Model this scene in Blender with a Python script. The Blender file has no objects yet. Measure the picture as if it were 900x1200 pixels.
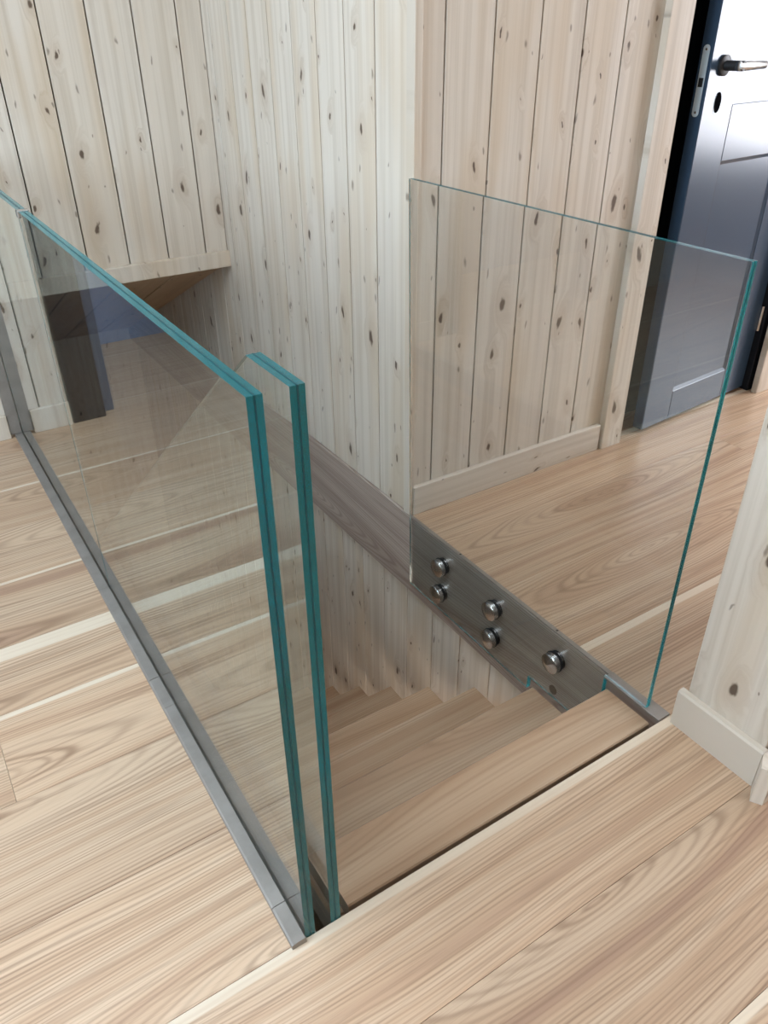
import bpy, bmesh, math, random
from mathutils import Vector, Matrix
random.seed(11)
S = bpy.context.scene
COL = S.collection

# ---------------------------------------------------------------- camera
YAW, PITCH, ROLL, FPX = 0.5666, -0.5605, -0.0096, 909.99
cam_d = bpy.data.cameras.new('camera')
cam = bpy.data.objects.new('camera', cam_d)
COL.objects.link(cam)
fw = Vector((math.sin(YAW)*math.cos(PITCH), math.cos(YAW)*math.cos(PITCH), math.sin(PITCH)))
rt = Vector((math.cos(YAW), -math.sin(YAW), 0))
up = rt.cross(fw)
r2 = rt*math.cos(ROLL) + up*math.sin(ROLL)
u2 = up*math.cos(ROLL) - rt*math.sin(ROLL)
M = Matrix.Identity(4)
for i in range(3):
    M[i][0], M[i][1], M[i][2] = r2[i], u2[i], -fw[i]
M[0][3], M[1][3], M[2][3] = -1.0646, -0.8691, 1.1914
cam.matrix_world = M
cam_d.sensor_fit = 'VERTICAL'
cam_d.sensor_height = 36.0
cam_d.sensor_width = 27.0
cam_d.lens = FPX/1200*36.0
cam_d.clip_start = 0.02
S.camera = cam

# ---------------------------------------------------------------- world, daylight, added fill lamps, exposure
W = bpy.data.worlds.new('world')
S.world = W
W.use_nodes = True
bg = W.node_tree.nodes['Background']
bg.inputs[0].default_value = (0.72, 0.86, 1.0, 1)
bg.inputs[1].default_value = 1.2

def area(name, loc, direction, sx, sy, power, col):
    l = bpy.data.lights.new(name, 'AREA')
    l.shape = 'RECTANGLE'
    l.size, l.size_y = sx, sy
    l.energy = power
    l.color = col
    o = bpy.data.objects.new(name, l)
    COL.objects.link(o)
    o.location = loc
    o.rotation_euler = Vector(direction).to_track_quat('-Z', 'Z').to_euler()
    return o
# daylight in the wall windows; roof, bedroom and lower lamps are added fill
area('daylight_west', (-2.78, 0.05, 1.52), (1, 0, 0), 2.1, 1.15, 150, (0.63, 0.81, 1.0))
area('daylight_south', (-0.75, -2.88, 1.52), (0, 1, 0), 2.1, 1.15, 14, (1.0, 0.95, 0.88))
area('fill_roof', (-1.42, 0.25, 2.47), (0, 0, -1), 0.84, 1.14, 28, (0.88, 0.95, 1.0))  # added lamp overhead, brightens the treads, beam and stairwell wall
area('daylight_east', (3.48, -0.45, 1.52), (-1, 0, 0), 1.9, 1.20, 115, (0.92, 0.93, 1.0))
area('fill_bedroom', (-2.70, 2.25, 1.3), (1, 0, 0), 0.5, 1.0, 12, (0.55, 0.76, 1.0))  # added blue lamp for the mirrored room, no window stands here
area('fill_lower', (-0.40, -0.33, -1.55), (0, 1, 0), 0.7, 1.2, 15, (1.0, 0.88, 0.76))  # added warm lamp hidden under the landing to brighten the stairwell

S.view_settings.view_transform = 'Standard'
S.view_settings.look = 'None'
S.view_settings.gamma = 1.0
S.view_settings.exposure = -0.12
S.view_settings.use_curve_mapping = False
try:
    S.cycles.use_denoising = True
    S.cycles.max_bounces = 64
    S.cycles.transmission_bounces = 64
    S.cycles.glossy_bounces = 64
    S.cycles.diffuse_bounces = 6
    S.cycles.transparent_max_bounces = 16
    S.cycles.volume_bounces = 0
    S.cycles.sample_clamp_indirect = 20.0
except Exception:
    pass

# ---------------------------------------------------------------- node helpers
class NT:
    def __init__(self, name):
        self.m = bpy.data.materials.new(name)
        self.m.use_nodes = True
        self.t = self.m.node_tree
        self.t.nodes.clear()
        self.out = self.t.nodes.new('ShaderNodeOutputMaterial')
    def n(self, kind, **kw):
        nd = self.t.nodes.new('ShaderNode' + kind)
        for k, v in kw.items():
            setattr(nd, k, v)
        return nd
    def put(self, sock, v):
        if isinstance(v, (int, float)):
            sock.default_value = v
        elif isinstance(v, (tuple, list)):
            v = tuple(v)
            if len(sock.default_value) == 4 and len(v) == 3:
                v = v + (1,)
            sock.default_value = v
        else:
            self.t.links.new(v, sock)
    def math(self, op, a, b=0.0, c=None, clamp=False):
        nd = self.n('Math', operation=op)
        nd.use_clamp = clamp
        self.put(nd.inputs[0], a)
        self.put(nd.inputs[1], b)
        if c is not None:
            self.put(nd.inputs[2], c)
        return nd.outputs[0]
    def step(self, x, lo, hi, a=0.0, b=1.0):
        nd = self.n('MapRange', interpolation_type='SMOOTHSTEP')
        for i, v in enumerate((x, lo, hi, a, b)):
            self.put(nd.inputs[i], v)
        return nd.outputs[0]
    def mix(self, f, a, b, mode='MIX'):
        nd = self.n('Mix', data_type='RGBA', blend_type=mode)
        self.put(nd.inputs[0], f)
        self.put(nd.inputs[6], a)
        self.put(nd.inputs[7], b)
        return nd.outputs[2]
    def vec(self, x, y, z):
        nd = self.n('CombineXYZ')
        for i, v in enumerate((x, y, z)):
            self.put(nd.inputs[i], v)
        return nd.outputs[0]
    def noise(self, vec, scale=1.0, detail=2.0, rough=0.5):
        nd = self.n('TexNoise')
        self.put(nd.inputs['Vector'], vec)
        nd.inputs['Scale'].default_value = scale
        nd.inputs['Detail'].default_value = detail
        nd.inputs['Roughness'].default_value = rough
        return nd.outputs[0]
    def bsdf(self, color, rough=0.5, metal=0.0, bump=None, bump_s=0.2, bump_d=0.002, spec=0.5, coat=0.0):
        b = self.n('BsdfPrincipled')
        self.put(b.inputs['Base Color'], color)
        self.put(b.inputs['Roughness'], rough)
        self.put(b.inputs['Metallic'], metal)
        self.put(b.inputs['Specular IOR Level'], spec)
        b.inputs['Coat Weight'].default_value = coat
        if bump is not None:
            bn = self.n('Bump')
            bn.inputs['Strength'].default_value = bump_s
            bn.inputs['Distance'].default_value = bump_d
            self.put(bn.inputs['Height'], bump)
            self.t.links.new(bn.outputs[0], b.inputs['Normal'])
        self.t.links.new(b.outputs[0], self.out.inputs[0])
        return self.m
    def local(self):
        tc = self.n('TexCoord')
        sp = self.n('SeparateXYZ')
        self.t.links.new(tc.outputs['Object'], sp.inputs[0])
        oi = self.n('ObjectInfo')
        sc = self.n('SeparateColor')
        self.t.links.new(oi.outputs['Color'], sc.inputs[0])
        return sp.outputs, sc.outputs, oi.outputs['Alpha']

# whitewashed spruce board: local x across, z along
def mat_pine(name, light, mid, knot):
    N = NT(name)
    p, c, a = N.local()
    x = N.math('ADD', p[0], N.math('MULTIPLY', c[0], 7.3))
    z = N.math('ADD', p[2], N.math('MULTIPLY', c[1], 23.0))
    wx = N.noise(N.vec(N.math('MULTIPLY', x, 40.0), N.math('MULTIPLY', z, 25.0), 0.0), 1.0, 2.0)
    wz = N.noise(N.vec(N.math('MULTIPLY', x, 40.0), N.math('MULTIPLY', z, 25.0), 7.0), 1.0, 2.0)
    xk = N.math('ADD', x, N.math('MULTIPLY_ADD', wx, 0.014, -0.007))
    zk = N.math('ADD', z, N.math('MULTIPLY_ADD', wz, 0.040, -0.020))
    zk = N.math('ADD', zk, N.math('MULTIPLY', N.math('ABSOLUTE', p[0]), 0.7))
    vo = N.n('TexVoronoi', feature='F1', voronoi_dimensions='2D')
    N.put(vo.inputs['Vector'], N.vec(N.math('MULTIPLY', xk, 10.0), N.math('MULTIPLY', zk, 4.6), 0.0))
    vo.inputs['Scale'].default_value = 1.0
    d = vo.outputs['Distance']
    sc = N.n('SeparateColor')
    N.t.links.new(vo.outputs['Color'], sc.inputs[0])
    on = N.math('GREATER_THAN', sc.outputs[1], 0.36)
    rad = N.math('MULTIPLY_ADD', N.math('POWER', sc.outputs[0], 2.0), 0.095, 0.026)
    dn = N.math('ADD', d, N.math('MULTIPLY', N.math('SUBTRACT', N.noise(N.vec(N.math('MULTIPLY', x, 90.0), N.math('MULTIPLY', z, 45.0), 0.0)), 0.5), 0.05))
    kn = N.math('MULTIPLY', N.step(dn, rad, N.math('MULTIPLY', rad, 0.45)), on)
    halo = N.math('MULTIPLY', N.step(dn, N.math('MULTIPLY_ADD', rad, 3.5, 0.06), N.math('MULTIPLY', rad, 0.7)), on)
    warp = N.math('MULTIPLY', halo, 0.05)
    xs = N.math('ADD', x, warp)
    fine = N.noise(N.vec(N.math('MULTIPLY', xs, 210.0), 0.0, N.math('MULTIPLY', z, 2.2)), 1.0, 3.0)
    med = N.noise(N.vec(N.math('MULTIPLY', xs, 46.0), 0.0, N.math('MULTIPLY', z, 0.9)), 1.0, 2.0)
    big = N.noise(N.vec(N.math('MULTIPLY', x, 9.0), 0.0, N.math('MULTIPLY', z, 1.3)), 1.0, 2.0)
    g = N.math('ADD', N.math('MULTIPLY', N.math('SUBTRACT', fine, 0.5), 0.7), N.math('MULTIPLY', N.math('SUBTRACT', med, 0.42), 2.0), clamp=True)
    col = N.mix(g, light, mid)
    warm = N.mix(0.55, col, (0.55, 0.43, 0.30))
    grey = N.mix(0.45, col, (0.42, 0.39, 0.36))
    col = N.mix(N.step(big, 0.48, 0.66), col, warm)
    col = N.mix(N.math('MULTIPLY', N.step(big, 0.44, 0.28), 0.7), col, grey)
    col = N.mix(N.math('MULTIPLY', c[2], 0.28), col, warm)
    col = N.mix(N.math('MULTIPLY', halo, 0.34), col, (0.40, 0.30, 0.21))
    col = N.mix(N.math('MULTIPLY', kn, 0.92), col, knot)
    v2 = N.n('TexVoronoi', feature='F1', voronoi_dimensions='2D')
    N.put(v2.inputs['Vector'], N.vec(N.math('MULTIPLY', xk, 19.0), N.math('MULTIPLY', zk, 7.5), 0.0))
    v2.inputs['Scale'].default_value = 1.0
    s2 = N.n('SeparateColor')
    N.t.links.new(v2.outputs['Color'], s2.inputs[0])
    pin = N.math('MULTIPLY', N.step(v2.outputs['Distance'], N.math('MULTIPLY_ADD', s2.outputs[0], 0.10, 0.03), 0.02), N.math('GREATER_THAN', s2.outputs[1], 0.62))
    col = N.mix(N.math('MULTIPLY', pin, 0.6), col, knot)
    h = N.math('ADD', N.math('MULTIPLY', fine, 0.5), N.math('MULTIPLY', kn, -0.8))
    return N.bsdf(col, 0.55, bump=h, bump_s=0.25, spec=0.35)

# elm floor board / stair tread: local x along the grain, y from 0 (edge) downwards across
def mat_elm(name, pale, tan, dark, heart, sap, contrast=1.0):
    N = NT(name)
    p, c, a = N.local()
    X = N.math('ADD', p[0], N.math('MULTIPLY_ADD', c[0], 9.0, -4.5))
    Y = N.math('ADD', p[1], N.math('MULTIPLY_ADD', c[1], 0.34, -0.03))
    sd = N.math('MULTIPLY', c[2], 17.0)
    n1 = N.noise(N.vec(N.math('MULTIPLY', X, 0.8), N.math('MULTIPLY', Y, 4.0), sd), 1.0, 2.0)
    n2 = N.noise(N.vec(N.math('MULTIPLY', X, 2.6), N.math('MULTIPLY', Y, 22.0), sd), 1.0, 2.0)
    u = N.math('ADD', Y, N.math('MULTIPLY_ADD', n1, 0.10, -0.05))
    v = N.math('ADD', N.math('MULTIPLY', N.math('SINE', N.math('MULTIPLY_ADD', X, 2.1, sd)), 0.062),
               N.math('MULTIPLY_ADD', n1, 0.05, -0.025))
    r = N.math('SQRT', N.math('ADD', N.math('MULTIPLY', u, u), N.math('MULTIPLY', v, v)))
    r = N.math('ADD', r, N.math('MULTIPLY_ADD', n2, 0.006, -0.003))
    wob = N.noise(N.vec(N.math('MULTIPLY', r, 55.0), sd, 0.0), 1.0, 2.0)
    ring = N.math('MULTIPLY_ADD', N.math('SINE', N.math('MULTIPLY_ADD', r, 900.0, N.math('MULTIPLY', wob, 9.0))), 0.5, 0.5)
    ring = N.math('MULTIPLY', N.math('POWER', ring, 2.2), N.step(wob, 0.25, 0.7))
    wide = N.noise(N.vec(N.math('MULTIPLY', X, 0.25), N.math('MULTIPLY', r, 26.0), sd), 1.0, 2.0)
    pore = N.noise(N.vec(N.math('MULTIPLY', X, 9.0), N.math('MULTIPLY', Y, 520.0), sd), 1.0, 2.0)
    pore2 = N.noise(N.vec(N.math('MULTIPLY', X, 3.0), N.math('MULTIPLY', Y, 130.0), sd), 1.0, 3.0)
    col = N.mix(N.step(wide, 0.34, 0.62), pale, tan)
    col = N.mix(N.step(wide, 0.54, 0.74), col, heart)
    col = N.mix(N.math('MULTIPLY', ring, 0.7*contrast), col, dark)
    col = N.mix(N.math('MULTIPLY', N.step(pore2, 0.48, 0.75), 0.5*contrast), col, dark)
    col = N.mix(N.math('MULTIPLY', N.step(pore, 0.5, 0.8), 0.35*contrast), col, dark)
    tone = N.math('MULTIPLY_ADD', c[2], 0.20, 0.88)
    hs = N.n('HueSaturation')
    hs.inputs['Saturation'].default_value = 1.0
    N.put(hs.inputs['Value'], tone)
    N.put(hs.inputs['Color'], col)
    sapw = N.math('MULTIPLY', a, 0.06)
    edge = N.math('ADD', N.math('MULTIPLY', p[1], -1.0), N.math('MULTIPLY_ADD', n1, 0.02, -0.01))
    sm = N.step(N.math('SUBTRACT', edge, sapw), 0.002, -0.002)
    sm = N.math('MULTIPLY', sm, N.math('GREATER_THAN', a, 0.02))
    sapc = N.mix(N.math('MULTIPLY', N.step(pore2, 0.4, 0.8), 0.35), sap, pale)
    col = N.mix(N.math('MULTIPLY', sm, 0.85), hs.outputs[0], sapc)
    return N.bsdf(col, N.math('MULTIPLY_ADD', pore2, 0.12, 0.27), bump=pore, bump_s=0.12, bump_d=0.001, spec=0.55)

def mat_plain(name, col, rough=0.5, metal=0.0, vary=0.0, scale=20.0, spec=0.5, coat=0.0, stretch=(1, 1, 1)):
    N = NT(name)
    if vary > 0:
        p, c, a = N.local()
        q = N.vec(N.math('MULTIPLY', p[0], stretch[0]), N.math('MULTIPLY', p[1], stretch[1]), N.math('MULTIPLY', p[2], stretch[2]))
        n = N.noise(q, scale, 4.0, 0.6)
        k = tuple(v*(1-vary) for v in col)
        colr = N.mix(N.step(n, 0.3, 0.7), k, tuple(min(1, v*(1+vary)) for v in col))
        return N.bsdf(colr, N.math('MULTIPLY_ADD', n, 0.15, max(0.02, rough-0.075)), metal, bump=n, bump_s=0.08, spec=spec, coat=coat)
    return N.bsdf(col, rough, metal, spec=spec, coat=coat)

def mat_glass(name, tint, dens):
    N = NT(name)
    g = N.n('BsdfGlass')
    g.inputs['Color'].default_value = (1, 1, 1, 1)
    gm = N.n('NewGeometry')
    sx = N.n('SeparateXYZ')
    N.t.links.new(gm.outputs['True Normal'], sx.inputs[0])
    edge = N.math('LESS_THAN', N.math('ABSOLUTE', sx.outputs[0]), 0.5)
    N.put(g.inputs['Roughness'], N.math('MULTIPLY', edge, 0.10))
    g.inputs['IOR'].default_value = 1.5
    df = N.n('BsdfDiffuse')
    df.inputs['Color'].default_value = (0.0, 0.52, 0.60, 1)
    mx = N.n('MixShader')
    N.put(mx.inputs[0], N.math('MULTIPLY', edge, 0.17))
    N.t.links.new(g.outputs[0], mx.inputs[1])
    N.t.links.new(df.outputs[0], mx.inputs[2])
    N.t.links.new(mx.outputs[0], N.out.inputs[0])
    va = N.n('VolumeAbsorption')
    va.inputs['Color'].default_value = tint + (1,)
    va.inputs['Density'].default_value = dens
    N.t.links.new(va.outputs[0], N.out.inputs[1])
    return N.m

PINE = mat_pine('whitewashed_spruce', (0.63, 0.572, 0.495), (0.41, 0.343, 0.265), (0.085, 0.052, 0.033))
BROWN = mat_pine('brown_spruce', (0.46, 0.32, 0.205), (0.36, 0.24, 0.15), (0.14, 0.08, 0.045))  # darker, browner version of the board material for the sloping ceiling
ELM = mat_elm('elm_floor', (0.60, 0.44, 0.305), (0.52, 0.352, 0.228), (0.24, 0.145, 0.088), (0.41, 0.26, 0.175), (0.70, 0.60, 0.47))
OAK = mat_elm('oak_tread', (0.60, 0.425, 0.285), (0.52, 0.345, 0.218), (0.32, 0.19, 0.11), (0.45, 0.28, 0.175), (0.7, 0.58, 0.43), 0.6)
BEAM = mat_elm('grey_brown_beam', (0.52, 0.44, 0.38), (0.44, 0.355, 0.30), (0.20, 0.135, 0.10), (0.36, 0.275, 0.225), (0.4, 0.35, 0.3), 0.9)
JOINT = mat_plain('dark_joint', (0.035, 0.027, 0.022), 0.9)
FASCIA = mat_plain('raw_fascia_wood', (0.50, 0.33, 0.20), 0.6, vary=0.25, scale=6, stretch=(12, 1, 30))
STEEL = mat_plain('grey_galvanised_steel', (0.27, 0.245, 0.22), 0.48, 0.35, vary=0.12, scale=14)
CHROME = mat_plain('polished_steel', (0.50, 0.49, 0.48), 0.26, 1.0)
BLACK = mat_plain('black_gasket', (0.012, 0.012, 0.013), 0.5)
SLATE = mat_plain('slate_blue_paint', (0.040, 0.070, 0.115), 0.22, spec=0.55)
SLATE2 = mat_plain('black_frame_paint', (0.008, 0.010, 0.014), 0.65, spec=0.2)
ALU = mat_plain('satin_aluminium', (0.62, 0.72, 0.77), 0.45, 0.25)
VOID = mat_plain('dark_keyhole', (.004, .004, .005), 1.0, spec=0.0)
PAINT = mat_plain('plain_white_paint', (0.75, 0.74, 0.72), 0.7, vary=0.02, scale=8)
BLUEW = mat_plain('blue_grey_paint', (0.16, 0.22, 0.34), 0.6, vary=0.04, scale=6)
GLASS = mat_glass('clear_float_glass', (0.10, 0.87, 0.915), 3.4)
INTER = mat_plain('interlayer_film', (0.002, 0.045, 0.06), 0.4)

# ---------------------------------------------------------------- object helpers
def link(name, me, mat=None, parent=None, loc=(0, 0, 0), rz=0.0):
    o = bpy.data.objects.new(name, me)
    COL.objects.link(o)
    if mat is not None and me is not None and len(me.materials) == 0:
        me.materials.append(mat)
    o.location = loc
    o.rotation_euler = (0, 0, rz)
    o.parent = parent
    return o
def tag(o, label=None, cat=None, group=None, kind=None):
    if label: o['label'] = label
    if cat: o['category'] = cat
    if group: o['group'] = group
    if kind: o['kind'] = kind
    return o
def empty(name, loc=(0, 0, 0), rz=0.0):
    return link(name, None, loc=loc, rz=rz)
def seed(o, sap=0.0):
    o.color = (random.random(), random.random(), random.random(), sap)
    return o
def mesh(bm, name='mesh', smooth=False):
    me = bpy.data.meshes.new(name)
    bmesh.ops.recalc_face_normals(bm, faces=bm.faces[:])
    bm.to_mesh(me)
    bm.free()
    if smooth:
        for f in me.polygons: f.use_smooth = True
    return me
def boxes(lst, name='box', bev=0.0):
    bm = bmesh.new()
    for (x0, x1, y0, y1, z0, z1) in lst:
        g = bmesh.ops.create_cube(bm, size=1.0)
        for v in g['verts']:
            v.co = Vector(((x0+x1)/2 + v.co.x*(x1-x0), (y0+y1)/2 + v.co.y*(y1-y0), (z0+z1)/2 + v.co.z*(z1-z0)))
    if bev > 0:
        bmesh.ops.bevel(bm, geom=bm.edges[:], offset=bev, segments=1, affect='EDGES')
    return mesh(bm, name)
def prism(poly, axis, a, b, name='prism', bev=0.0):
    """poly: 2D outline in the two other axes (x,y,z order), extruded along axis from a to b"""
    bm = bmesh.new()
    def P(q, t):
        return {0: (t, q[0], q[1]), 1: (q[0], t, q[1]), 2: (q[0], q[1], t)}[axis]
    lo = [bm.verts.new(P(q, a)) for q in poly]
    hi = [bm.verts.new(P(q, b)) for q in poly]
    bm.faces.new(lo)
    bm.faces.new(hi[::-1])
    n = len(poly)
    for i in range(n):
        bm.faces.new((lo[i], hi[i], hi[(i+1) % n], lo[(i+1) % n]))
    if bev > 0:
        bmesh.ops.recalc_face_normals(bm, faces=bm.faces[:])
        bmesh.ops.bevel(bm, geom=bm.edges[:], offset=bev, segments=1, affect='EDGES')
    return mesh(bm, name)
def lathe(prof, seg=28, axis=0, name='lathe', smooth=True):
    """prof: (distance along axis, radius); axis 0 = x, 1 = y, 2 = z"""
    bm = bmesh.new()
    rings = []
    for d, r in prof:
        ring = []
        for k in range(seg):
            t = 2*math.pi*k/seg
            p = (d, r*math.cos(t), r*math.sin(t))
            p = (p[axis*-1 % 3], p[(1-axis) % 3], p[(2-axis) % 3])
            ring.append(bm.verts.new(p))
        rings.append(ring)
    for a, b in zip(rings, rings[1:]):
        for k in range(seg):
            bm.faces.new((a[k], a[(k+1) % seg], b[(k+1) % seg], b[k]))
    bm.faces.new(rings[0])
    bm.faces.new(rings[-1][::-1])
    me = mesh(bm, name)
    if smooth:
        for f in me.polygons:
            f.use_smooth = len(f.vertices) == 4
        try: me.set_sharp_from_angle(angle=math.radians(35))
        except Exception: pass
    return me
_board_cache = {}
def wall_board(w, h, t, parent, loc, rz, mat=None, name='board', c=0.0008):
    """upright board, front face on local y = 0, thickness to +y, local x across (centred), z up from 0"""
    key = (round(w, 4), round(h, 4), round(t, 4), c)
    if key not in _board_cache:
        a = w/2
        poly = [(-a+c, 0), (a-c, 0), (a, c), (a, t), (-a, t), (-a, c)]
        me = prism(poly, 2, 0, h, 'board')
        me.materials.append(mat or PINE)
        _board_cache[key] = me
    return seed(link(name, _board_cache[key], None, parent, loc, rz))
def plank(x0, x1, y0, y1, z, t, parent, mat, sap=0.0, name='floor_plank', gap=0.0003, c=0.0003, rot=False):
    """horizontal plank lying along x; local origin on its far edge (y1)"""
    xm = (x0+x1)/2
    h = (x1-x0)/2 - gap
    w = y1-y0
    poly = [(-gap-c, 0), (-gap, -c), (-gap, -t), (-w+gap, -t), (-w+gap, -c), (-w+gap+c, 0)]
    me = prism([(p[0], p[1]) for p in poly], 0, -h, h, 'plank')
    me.materials.append(mat)
    return seed(link(name, me, None, parent, (xm, y1, z)), sap)

ZC = 2.42           # ceiling height
YW = 1.848          # far wall
YH = 0.685          # hallway wall
PB = 0.1358         # width of one wall board
XL = -2.75          # left wall
YS = -2.85          # wall behind the photographer
XE = 3.45           # hallway end
YB = -0.24          # front edge of the stair opening

# ---------------------------------------------------------------- floor
floor = link('floor', boxes([(XL-.1, XE+.1, YS-.1, YB-.004, -.30, -.021),
                             (XL-.1, -.80, YB-.004, YW+1.2, -.30, -.021),
                             (.10, XE+.1, YB-.004, YH+.9, -.30, -.021)], 'floor'), JOINT)
tag(floor, 'pale elm plank floor laid around the open stairwell', kind='structure')
rows = [-.435 - .235*k for k in range(10, 0, -1)] + [-.435, -.24, .01, .267, .505, .72, .982, 1.231, 1.478, 1.72, 1.96, 2.2, 2.44, 2.7, 2.95]
sap_left = {.72: .78, 1.478: .22, .982: .16, .505: .20, -.24: .30, .267: .0}
def lay(x0, x1, y0, y1, cuts, parent, sap):
    xs = [x0] + [c for c in cuts if x0+.15 < c < x1-.15] + [x1]
    for a, b in zip(xs, xs[1:]):
        plank(a, b, y0, y1, 0.0, .021, parent, ELM, sap)
for i, (a, b) in enumerate(zip(rows, rows[1:])):
    s = sap_left.get(b, random.choice((0, 0, .12, .2)))
    cut = [-1.139] if abs(b-.505) < 1e-6 else [XL + .9 + 1.7*((i*0.381) % 1), XL + 2.9 + 2.1*((i*0.618) % 1)]
    if b <= YB:
        lay(XL, XE, a, b, [x for x in cut if not -1.5 < x < .4], floor, s)
    elif a < YB < b:
        lay(XL, -.839, a, b, [], floor, s)
        lay(-.839, XE, a, YB, [1.2], floor, .30)
        lay(.019, XE, YB, b, [1.4], floor, 0.1)
    else:
        lay(XL, -.839, a, b, [x for x in cut if x < -1.1 and (abs(b-.505) < 1e-6 or not -1.6 < x < -.83)], floor, s)
        if a < YH + .2:
            lay(.019, XE, a, min(b, YH+.3), [1.1 + 1.4*((i*0.618) % 1)], floor, random.choice((0, .15, .35)))

# ---------------------------------------------------------------- walls, ceiling, windows
def wall_run_x(root, xa, xb, y, z0, z1, first, name='board'):
    """boards on a wall facing -y, seams at first + k*PB"""
    k = math.floor((xa-first)/PB) - 1
    while first + k*PB < xb:
        a, b = max(xa, first+k*PB), min(xb, first+(k+1)*PB)
        k += 1
        if b-a < .012: continue
        wall_board(b-a-.0046, z1-z0, .014, root, ((a+b)/2, y, z0), 0, name=name)
def wall_run_y(root, ya, yb, x, z0, z1, first, name='board'):
    """boards on a wall facing -x"""
    k = math.floor((ya-first)/PB) - 1
    while first + k*PB < yb:
        a, b = max(ya, first+k*PB), min(yb, first+(k+1)*PB)
        k += 1
        if b-a < .012: continue
        wall_board(b-a-.0046, z1-z0, .014, root, (x, (a+b)/2, z0), -math.pi/2, name=name)

wr = link('wall_right', boxes([(.024, .10, .702, 3.4, .004, ZC)]), JOINT)
tag(wr, 'whitewashed board wall standing along the stairwell beam', kind='structure')
wall_run_y(wr, .704, 3.4, .009, .004, ZC, .704)
link('corner_strip', boxes([(.002, .024, .672, .703, .002, ZC)], bev=.002), PINE, wr)

wb = link('wall_back', boxes([(-.985, .009, YW+.014, YW+.09, .50, ZC), (-.985, -.815, YW+.014, YW+.09, .0, .50),
                              (XL, -1.99, YW+.014, YW+.09, 0, ZC), (-1.99, -.985, YW+.014, YW+.09, 2.12, ZC)]), JOINT)
tag(wb, 'whitewashed board wall above the lower stair flight', kind='structure')
wall_run_x(wb, -.815, .009, YW, .50, ZC, -.073)
wall_run_x(wb, -.985, -.815, YW, .0, ZC, -.073)
wall_run_x(wb, XL, -1.99, YW, .0, ZC, -.073)
wall_run_x(wb, -1.99, -.985, YW, 2.12, ZC, -.073)
tr = seed(link('trim_1', boxes([(-.0, .05, -.42, .42, 0, .055)], bev=.002), PINE, None, (-.403, YW-.016, .455)))
tr.data.transform(Matrix.Rotation(math.radians(-90), 4, 'Z') @ Matrix.Translation((0, 0, 0)))
tr.data.transform(Matrix.Translation((0, .05, 0)))
tag(tr, 'pale board edging the underside of the back wall', kind='structure')
# sloping ceiling over the lower flight
sl = math.radians(23.8)
sof = link('ceiling_stair', boxes([(-.90, .02, 0, 1.62, .014, .06)]), JOINT, None, (0, YW+.016, .462))
sof.rotation_euler = (-sl, 0, 0)
tag(sof, 'sloping board ceiling above the lower stair flight', kind='structure')
for k in range(5):
    x1 = .02 - k*.185
    me = prism([(-.0895, .002), (-.0875, 0), (.0875, 0), (.0895, .002), (.0895, .014), (-.0895, .014)], 1, 0, 1.62)
    b = seed(link('board', me, None, sof, (x1-.0925, 0, 0)))
    me.transform(Matrix.Rotation(math.radians(90), 4, 'X'))
    me.materials.append(BROWN)
    b.rotation_euler = (math.radians(-90), 0, 0)

wh = link('wall_hallway', boxes([(.024, .86, YH+.014, YH+.10, .0, ZC), (1.66, XE, YH+.014, YH+.10, .0, ZC), (.86, 1.66, YH+.014, YH+.10, 2.09, ZC)]), JOINT)
tag(wh, 'board wall of the hallway beside the dark door', kind='structure')
wall_run_x(wh, .024, .775, YH, 0, ZC, .090)
wall_run_x(wh, 1.66, XE, YH, 0, ZC, .090)
wall_run_x(wh, .775, 1.66, YH, 2.09, ZC, .090)
bb = seed(link('baseboard_hallway', boxes([(-.3665, .3665, 0, .016, 0, .09)], bev=.002), None, None, (.3885, YH-.016, .0)))
bb.data.transform(Matrix.Rotation(math.radians(90), 4, 'Y'))
bb.data.transform(Matrix.Translation((0, 0, 0)))
bb.rotation_euler = (0, math.radians(-90), 0)
bb.data.materials.append(PINE)
tag(bb, 'pale baseboard along the hallway board wall', kind='structure')

def upright(name, w, h, t, loc, parent=None, mat=None, rz=0.0):
    """long flat timber standing upright; front on y=0, left edge x=0"""
    return seed(link(name, boxes([(0, w, 0, t, 0, h)], bev=.002), mat or PINE, parent, loc, rz))
c1 = upright('trim_2', .088, 2.12, .024, (.765, YH-.022, 0))
tag(c1, 'pale door casing between the board wall and the dark frame', kind='structure')
c2 = upright('trim_3', .085, 2.12, .024, (1.578, YH-.022, 0))
tag(c2, 'pale door casing on the hinge side of the dark door', kind='structure')
c3 = seed(link('trim_4', boxes([(.765, 1.663, YH-.022, YH+.002, 2.12, 2.205)], bev=.002), PINE))
tag(c3, 'pale door casing over the dark door', kind='structure')

# pier at the right of the top step
wp = link('wall_pier', boxes([(.034, 1.0, -.43, -.268, 0, ZC)]), JOINT)
tag(wp, 'board clad end of the hallway wall beside the top step', kind='structure')
wall_board(.1655, ZC, .014, wp, (.02, -.3485, 0), -math.pi/2)
link('side_cladding', boxes([(.0345, 1.012, -.268, -.256, 0, ZC), (.0345, 1.012, -.442, -.43, 0, ZC)]), PINE, wp)
def baseboard_y(name, x0, x1, ya, yb, h, label):
    me = prism([(x1, 0), (x0, 0), (x0, h-.004), (x0+.004, h), (x1, h)], 1, ya, yb)
    o = seed(link(name, me, PINE))
    return tag(o, label, kind='structure')
baseboard_y('baseboard_pier', .004, .0195, -.4375, -.252, .088, 'whitewashed baseboard at the foot of the pier')
be = seed(link('trim_5', prism([(-.027, -.456), (-.016, -.474), (.06, -.474), (.06, -.4382), (.004, -.4382)], 2, 0, .088), PINE))
tag(be, 'mitred baseboard end wrapping the pier corner', kind='structure')
link('baseboard_run', boxes([(.0605, 1.012, -.475, -.442, 0, .088)]), PINE, be)

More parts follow.
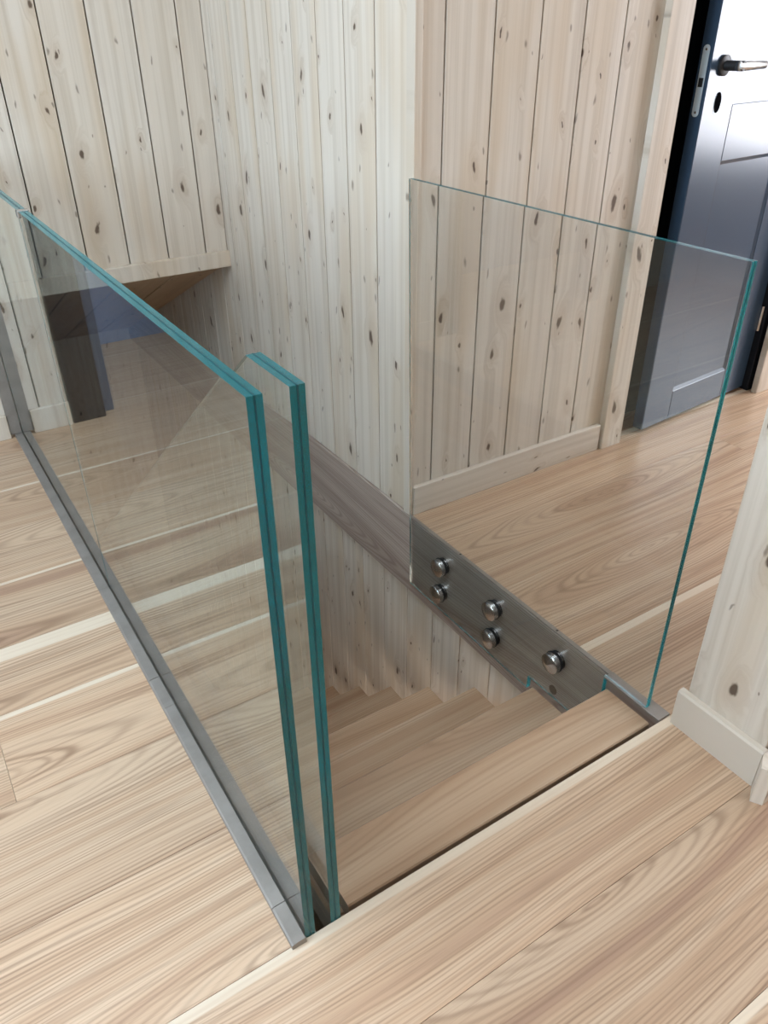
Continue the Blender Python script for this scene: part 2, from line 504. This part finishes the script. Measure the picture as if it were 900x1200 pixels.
# outer shell, ceiling, windows off to the sides
wl = link('wall_left', boxes([(XL-.12, XL, YS, -1.05, 0, ZC), (XL-.12, XL, 1.15, 3.4, 0, ZC),
                              (XL-.12, XL, -1.05, 1.15, 0, .9), (XL-.12, XL, -1.05, 1.15, 2.14, ZC)]), PINE)
tag(wl, 'left room wall with the large window', kind='structure')
wf = link('wall_front', boxes([(XL, -1.85, YS-.12, YS, 0, ZC), (.35, XE, YS-.12, YS, 0, ZC),
                               (-1.85, .35, YS-.12, YS, 0, .9), (-1.85, .35, YS-.12, YS, 2.14, ZC)]), PINE)
tag(wf, 'room wall behind the photographer with a window', kind='structure')
we = link('wall_end', boxes([(XE+.05, XE+.17, YS, -1.45, 0, ZC), (XE+.05, XE+.17, .55, 1.6, 0, ZC),
                             (XE+.05, XE+.17, -1.45, .55, 0, .88), (XE+.05, XE+.17, -1.45, .55, 2.16, ZC)]), PINE)
tag(we, 'end wall of the landing with a wide window', kind='structure')
ce = link('ceiling', boxes([(XL-.12, XE+.17, YS-.12, -.35, ZC, ZC+.1), (XL-.12, XE+.17, .85, YW+.1, ZC, ZC+.1), (XL-.12, -1.87, -.35, .85, ZC, ZC+.1), (-.97, XE+.17, -.35, .85, ZC, ZC+.1), (XL-.12, .1, YW+.1, 3.5, ZC, ZC+.1)]), PAINT)
tag(ce, 'pale ceiling of the landing', kind='structure')
def window(name, axis, plane, a0, a1, z0, z1, label):
    r = empty(name)
    tag(r, label, kind='structure')
    f = .06
    am = (a0+a1)/2
    L = [(a0, a1, z0, z0+f), (a0, a1, z1-f, z1), (a0, a0+f, z0+f, z1-f), (a1-f, a1, z0+f, z1-f), (am-.03, am+.03, z0+f, z1-f)]
    for (p, q, r0, r1) in L:
        b = (plane-.03, plane+.03, p, q, r0, r1) if axis == 0 else (p, q, plane-.03, plane+.03, r0, r1)
        link('frame_bar', boxes([b]), PAINT, r)
window('window_1', 0, XL-.04, -1.05, 1.15, .9, 2.14, 'large window in the left wall')
window('window_2', 1, YS-.04, -1.85, .35, .9, 2.14, 'window behind the photographer')
window('window_3', 0, XE+.11, -1.45, .55, .88, 2.16, 'wide window at the end of the landing')

w4 = empty('added_roof_opening')  # frame of an invented roof opening, put in with the overhead fill lamp
tag(w4, 'added unseen roof opening for the fill lamp above the glass railing', kind='structure')
for b in ((-1.87, -.97, -.35, -.32, ZC-.01, ZC+.1), (-1.87, -.97, .82, .85, ZC-.01, ZC+.1), (-1.87, -1.84, -.32, .82, ZC-.01, ZC+.1), (-1.0, -.97, -.32, .82, ZC-.01, ZC+.1)):
    link('frame_bar', boxes([b]), PAINT, w4)

# room behind the far doorway (seen mirrored in the glass)
wbr = link('wall_bedroom', boxes([(-2.7, -.84, 2.60, 2.70, 0, ZC), (-.935, -.84, YW+.1, 2.60, 0, ZC)]), BLUEW)
tag(wbr, 'blue grey painted wall of the room behind the far doorway', kind='structure')
d2 = empty('door_2', (-.985, YW, 0))
tag(d2, 'black door frame of the open doorway in the back wall', kind='structure')
link('jamb', boxes([(-.115, 0, -.012, .09, 0, 2.12)], bev=.002), SLATE2, d2)
link('jamb_stop', boxes([(-.155, -.116, .03, .09, 0, 2.05)], bev=.002), SLATE, d2)
link('jamb', boxes([(-1.005, -.93, -.012, .09, 0, 2.12)], bev=.002), SLATE2, d2)
link('head', boxes([(-.93, -.116, -.012, .09, 2.051, 2.12)], bev=.002), SLATE2, d2)
bbk = seed(link('baseboard_back', boxes([(-.982, -.852, YW-.016, YW-.0005, 0, .085)], bev=.002), PINE))
tag(bbk, 'short pale baseboard between the steel wall profile and the doorway', kind='structure')

# lower level of the stairwell
wsl = link('wall_stairwell', boxes([(.054, .12, -.5, 3.4, -2.6, -.28)]), JOINT)
tag(wsl, 'board wall under the beam beside the stair treads', kind='structure')
wall_run_y(wsl, -.30, 3.4, .038, -2.6, -.28, .053)
wsb = link('wall_stairwell_left', boxes([(-.95, -.86, YB-.1, 3.4, -2.6, -.30)]), PINE)
tag(wsb, 'wall on the hidden side of the stairwell', kind='structure')
wsf = link('wall_stairwell_front', boxes([(-.86, .054, YB-.16, YB-.1, -2.6, -.30), (-.86, .054, 3.4, 3.5, -2.6, ZC)]), PINE)
tag(wsf, 'end walls of the stairwell', kind='structure')
fl2 = link('floor_lower', boxes([(-.95, .12, YB-.2, 3.5, -2.68, -2.6)]), OAK)
tag(fl2, 'floor of the lower storey under the stairs', kind='structure')
fas = seed(link('trim_6', boxes([(-.803, -.798, YB, YW, -.30, -.03)]), FASCIA))
tag(fas, 'raw wood fascia under the floor edge beside the glass', kind='structure')
fas2 = seed(link('trim_7', boxes([(-.86, .02, YB-.003, YB-.001, -.30, -.022)]), JOINT))  # dark colour stands in for the shade in the gap before the top tread
tag(fas2, 'edge below the front floor boards, coloured dark for the shade in the gap', kind='structure')

# ---------------------------------------------------------------- beam
def beam():
    poly = [(.10, -.30), (.030, -.30), (.006, -.268), (.006, -.003), (.009, 0), (.0185, 0), (.0185, -.022), (.10, -.022)]
    me = prism([(p[0], p[1]) for p in poly], 1, YB, 3.4)
    # local frame for the grain: x along
    me.transform(Matrix.Rotation(math.radians(-90), 4, 'Z'))       # y -> x
    o = link('trim_8', me, BEAM)
    return o
bmroot = beam()
# place: mesh rotated so its local x runs along world y; tilt so local y is height
bmroot.data.transform(Matrix.Rotation(math.radians(-90), 4, 'X'))
bmroot.rotation_euler = (Matrix.Rotation(math.radians(90), 4, 'Z') @ Matrix.Rotation(math.radians(90), 4, 'X')).to_euler()
seed(bmroot)
tag(bmroot, 'grey brown timber beam along the edge of the stairwell', kind='structure')

# ---------------------------------------------------------------- staircase
st = empty('staircase', (-.37, -.103, -.02))
tag(st, 'open oak staircase going down between board wall and glass', 'staircase')
def off(o, base):
    o.location = Vector(o.location) - Vector(base)
    return o
G, RZ = .215, .177
for k in range(14):
    y1 = -.103 + k*G
    y0 = y1 - (G+.03) if k else YB + .019
    z = -.02 - k*RZ
    t = plank(-.728, -.016 if k == 0 else -.012, y0, y1, z, .04, st, OAK, 0.0, 'tread', 0.0, .0025)
    off(t, st.location)
tn = .177/.215
for xa, xb, nm in ((-.7515, -.734, 'stringer'), (-.008, .004, 'stringer')):
    yA, yB_ = -.235, 2.7
    top = lambda y: -.055 - (y+.103)*tn - .02
    me = prism([(yA, -.30), (yA, -.07), (-.08, -.07), (yB_, top(yB_)), (yB_, top(yB_)-.16), (.10, -.30)], 0, xa, xb)
    if nm and xa < -.5:
        off(link(nm, me, STEEL, st), st.location)

# ---------------------------------------------------------------- glass balustrade
def pane(root, poly, x0, x1, name='glass_sheet', line=True):
    g = link(name, prism(poly, 0, x0, x1), GLASS, root)
    if line:
        xm = (x0+x1)/2
        # film showing as a fine line round the cut edges
        bm = bmesh.new()
        n = len(poly)
        cx = sum(p[0] for p in poly)/n; cz = sum(p[1] for p in poly)/n
        for i in range(n):
            a, b = Vector(poly[i]), Vector(poly[(i+1) % n])
            d = (b-a).normalized()
            nrm = Vector((d.y, -d.x))
            area2 = sum(poly[j][0]*poly[(j+1) % n][1]-poly[(j+1) % n][0]*poly[j][1] for j in range(n))
            if area2 < 0: nrm = -nrm
            a2, b2 = a + nrm*.0004, b + nrm*.0004
            q = [bm.verts.new((xm+s*.0009, p.x, p.y)) for p, s in ((a2, -1), (b2, -1), (b2, 1), (a2, 1))]
            bm.faces.new(q)
        link('interlayer', mesh(bm), INTER, root)
    return g
H = .90
YJ = .805
g1 = empty('glass_panel', (0, 0, 0))
pane(g1, [(YB-.003+.004, -.06), (YJ-.002, -.06), (YJ-.002, H), (YB+.001, H)], -.8145, -.7975)
tag(g1, 'tall laminated glass railing panel ending beside the top step', 'glass panel')
link('seal', boxes([(-.8143, -.7977, YJ-.0019, YJ+.0013, 0.0, H-.003)]), mat_plain('joint_seal', (.012, .035, .045), .4), g1)
link('joint_clip', boxes([(-.8175, -.7945, YJ-.015, YJ-.0005, H-.012, H+.002)], bev=.0015), CHROME, g1)
g2 = empty('glass_panel', (0, 0, 0))
pane(g2, [(YJ+.002, -.06), (YW-.006, -.06), (YW-.006, H), (YJ+.002, H)], -.8145, -.7975)
tag(g2, 'laminated glass railing panel fixed into the steel wall profile', 'glass panel')
tn2 = .765
yE = 1.95
g3 = empty('glass_panel', (0, 0, 0))
pane(g3, [(YB+.001, -.28), (.0, -.28), (yE, -.28-(yE)*tn2-.12), (yE, H-(yE+.138)*tn2), (-.138, H), (YB+.001, H)], -.7695, -.7525)
tag(g3, 'laminated glass stair panel with a top edge sloping down along the treads', 'glass panel')
link('light_block', prism([(YB+.002, -.24), (.02, -.24), (.02, -.29), (YB+.002, -.29)], 0, -.7735, -.7522), SLATE2, g3)  # hidden dark block added to keep light out of the pane's lower edge
g4 = empty('glass_panel', (0, 0, 0))
pane(g4, [(-.203, .006), (-.203, H), (.668, H), (.645, -.214), (.13, -.214), (.13, -.174), (-.09, -.174), (-.09, .006)], -.013, -.001)
tag(g4, 'notched glass railing panel bolted to the face of the beam', 'glass panel')
cap_me = lathe([(-.0365, .002), (-.035, .006), (-.031, .0225), (-.0285, .0255), (-.0165, .0255), (-.0155, .024)], 30, 0, 'cap')
ring_me = lathe([(-.0155, .0268), (-.0132, .0268)], 30, 0, 'ring')
sleeve_me = lathe([(-.0009, .0235), (.0058, .0235)], 30, 0, 'sleeve')
for (y, z) in ((.497, -.065), (.500, -.158), (.276, -.064), (.275, -.156), (.053, -.066)):
    b = link('standoff_bolt', cap_me, CHROME, g4, (0, y, z))
    link('gasket', ring_me, BLACK, b)
    link('sleeve', sleeve_me, BLACK, b)
hole = link('bolt_hole', lathe([(.0062, .0125), (.0052, .0125)], 20, 0, 'hole'), mat_plain('dark_hole', (.10, .055, .035), .8), bmroot)
hole.matrix_parent_inverse = bmroot.matrix_basis.inverted()
hole.location = (0, .055, -.165)

# steel channel at the foot of the left glass
ch = empty('steel_channel', (-.83, .8, 0))
tag(ch, 'grey steel channel holding the foot of the left glass panels', 'channel')
segs = [YB-.006, -.175, .33, .425, .80, 1.15, YW-.001]
for a, b in zip(segs, segs[1:]):
    poly = [(-.840, -.02), (-.840, .008), (-.837, .0105), (-.8175, .0115), (-.8155, .0095), (-.8155, -.02)]
    me = prism(poly, 1, a+.0006, b-.0006)
    me.transform(Matrix.Translation((.83, -.8, random.uniform(0, .0009))))
    seed(link('channel_cover', me, STEEL, ch))
me = boxes([(-.7965, -.7945, YB+.004, YW-.001, -.06, -.008)])
me.transform(Matrix.Translation((.83, -.8, 0)))
link('channel_lip', me, STEEL, ch)
wc = empty('wall_profile', (-.806, YW, 0))
tag(wc, 'upright grey steel profile on the back wall gripping the glass', 'profile')
for (a, b) in ((-.046, -.0095), (.0095, .046)):
    link('flange', boxes([(a, b, -.010, -.0005, .012, H+.01)], bev=.001), STEEL, wc)
# steel strip on the beam top and under the notched glass
sp = empty('steel_strip', (.01, 0, 0))
tag(sp, 'thin grey steel strip capping the beam edge along the hallway floor', 'strip')
link('strip', boxes([(-.0035, .0085, YB+.11+.04, .672, .0002, .003)], bev=.0006), STEEL, sp)
link('strip_end', boxes([(-.025, .0085, YB+.001, YB+.149, .0002, .0045)], bev=.0006), STEEL, sp)
scr = lathe([(.003, .0032), (.0036, .0028)], 14, 2, 'screw')
for y in (.44, .075):
    link('screw', scr, BLACK, sp, (.0035, y, 0))

# ---------------------------------------------------------------- dark door in the hallway
dr = empty('door_1', (0, 0, 0))
tag(dr, 'slate blue panelled door standing slightly ajar in the hallway', kind='structure')
link('jamb', boxes([(.854, .930, YH+.05, YH+.13, 0, 2.10)], bev=.002), SLATE2, dr)
link('jamb', boxes([(1.575, 1.66, YH+.016, YH+.13, 0, 2.10)], bev=.002), SLATE2, dr)
link('head', boxes([(.930, 1.575, YH-.002, YH+.13, 2.06, 2.10)], bev=.002), SLATE2, dr)
link('dark_room_sheet', boxes([(.93, 1.57, YH+.13, YH+.17, 0, 2.10)]), SLATE2, dr)  # black sheet across the doorway, painted darkness of the unlit room behind
LW = .605
leaf = empty('leaf', (.965, .672, .012))
leaf.rotation_euler = (0, 0, math.radians(4.6))
leaf.parent = dr
st_w, bot, m0, m1, Ht = .145, .105, .83, .98, 2.035
def lp(name, a, mat=SLATE, bev=.0025):
    return link(name, boxes([a], bev=bev), mat, leaf)
lp('stile', (0, st_w, 0, .04, 0, Ht))
lp('stile', (LW-st_w, LW, 0, .04, 0, Ht))
for z0, z1 in ((0, bot), (m0, m1), (Ht-.14, Ht)):
    lp('rail', (st_w, LW-st_w, 0, .04, z0, z1), bev=.0015)
for z0, z1 in ((bot, m0), (m1, Ht-.14)):
    x0, x1 = st_w, LW-st_w
    b_ = .010
    bm = bmesh.new()
    o_ = [bm.verts.new(v) for v in ((x0, .002, z0), (x1, .002, z0), (x1, .002, z1), (x0, .002, z1))]
    i_ = [bm.verts.new(v) for v in ((x0+b_, .007, z0+b_), (x1-b_, .007, z0+b_), (x1-b_, .007, z1-b_), (x0+b_, .007, z1-b_))]
    k_ = [bm.verts.new(v) for v in ((x0, .036, z0), (x1, .036, z0), (x1, .036, z1), (x0, .036, z1))]
    for j in range(4):
        n = (j+1) % 4
        bm.faces.new((o_[j], o_[n], i_[n], i_[j]))
        bm.faces.new((o_[j], k_[j], k_[n], o_[n]))
    bm.faces.new(i_)
    bm.faces.new(k_[::-1])
    link('panel', mesh(bm), SLATE, leaf)
# lock plate on the leaf edge (facing -x)
def stadium(w, z0, z1, n=10):
    r = w/2
    pts = []
    for k in range(n+1):
        t = math.pi*k/n
        pts.append((.02 + r*math.cos(t), z1-r + r*math.sin(t)))
    for k in range(n+1):
        t = math.pi + math.pi*k/n
        pts.append((.02 + r*math.cos(t), z0+r + r*math.sin(t)))
    return pts
link('lock_plate', prism(stadium(.020, .955, 1.128), 0, -.0016, .0005), ALU, leaf)
link('latch_opening', boxes([(-.0022, -.001, .013, .027, 1.028, 1.050)], bev=.0004), BLACK, leaf)
for z in (.966, 1.117):
    s_ = link('plate_screw', lathe([(-.003, .0022), (-.0016, .0036)], 14, 0, 'screw'), CHROME, leaf, (0, .02, z))
# rose, lever, key rosette
link('rose', lathe([(-.009, .0225), (-.007, .0255), (0, .0255)], 30, 1, 'rose'), BLACK, leaf, (.060, 0, 1.078))
link('handle_neck', lathe([(-.062, .0105), (-.06, .0125), (-.006, .0125)], 20, 1, 'neck'), BLACK, leaf, (.060, 0, 1.078))
lev = lathe([(-.0125, .009), (-.011, .0118), (.03, .0122), (.115, .0105), (.121, .007)], 20, 0, 'lever')
lv = link('lever', lev, CHROME, leaf, (.060, -.052, 1.078))
link('key_hole', prism([(.066 + .0150*math.cos(2*math.pi*k/20), .988 + .026*math.sin(2*math.pi*k/20)) for k in range(20)], 1, -.0016, .001), VOID, leaf)
link('key_ring', prism([(.066 + .0170*math.cos(2*math.pi*k/20), .9855 + .0275*math.sin(2*math.pi*k/20)) for k in range(20)], 1, -.0006, .001), ALU, leaf)
for z in (.22, 1.75):
    link('hinge', lathe([(0, .007), (.09, .007)], 16, 2, 'hinge'), CHROME, leaf, (LW+.004, -.003, z))
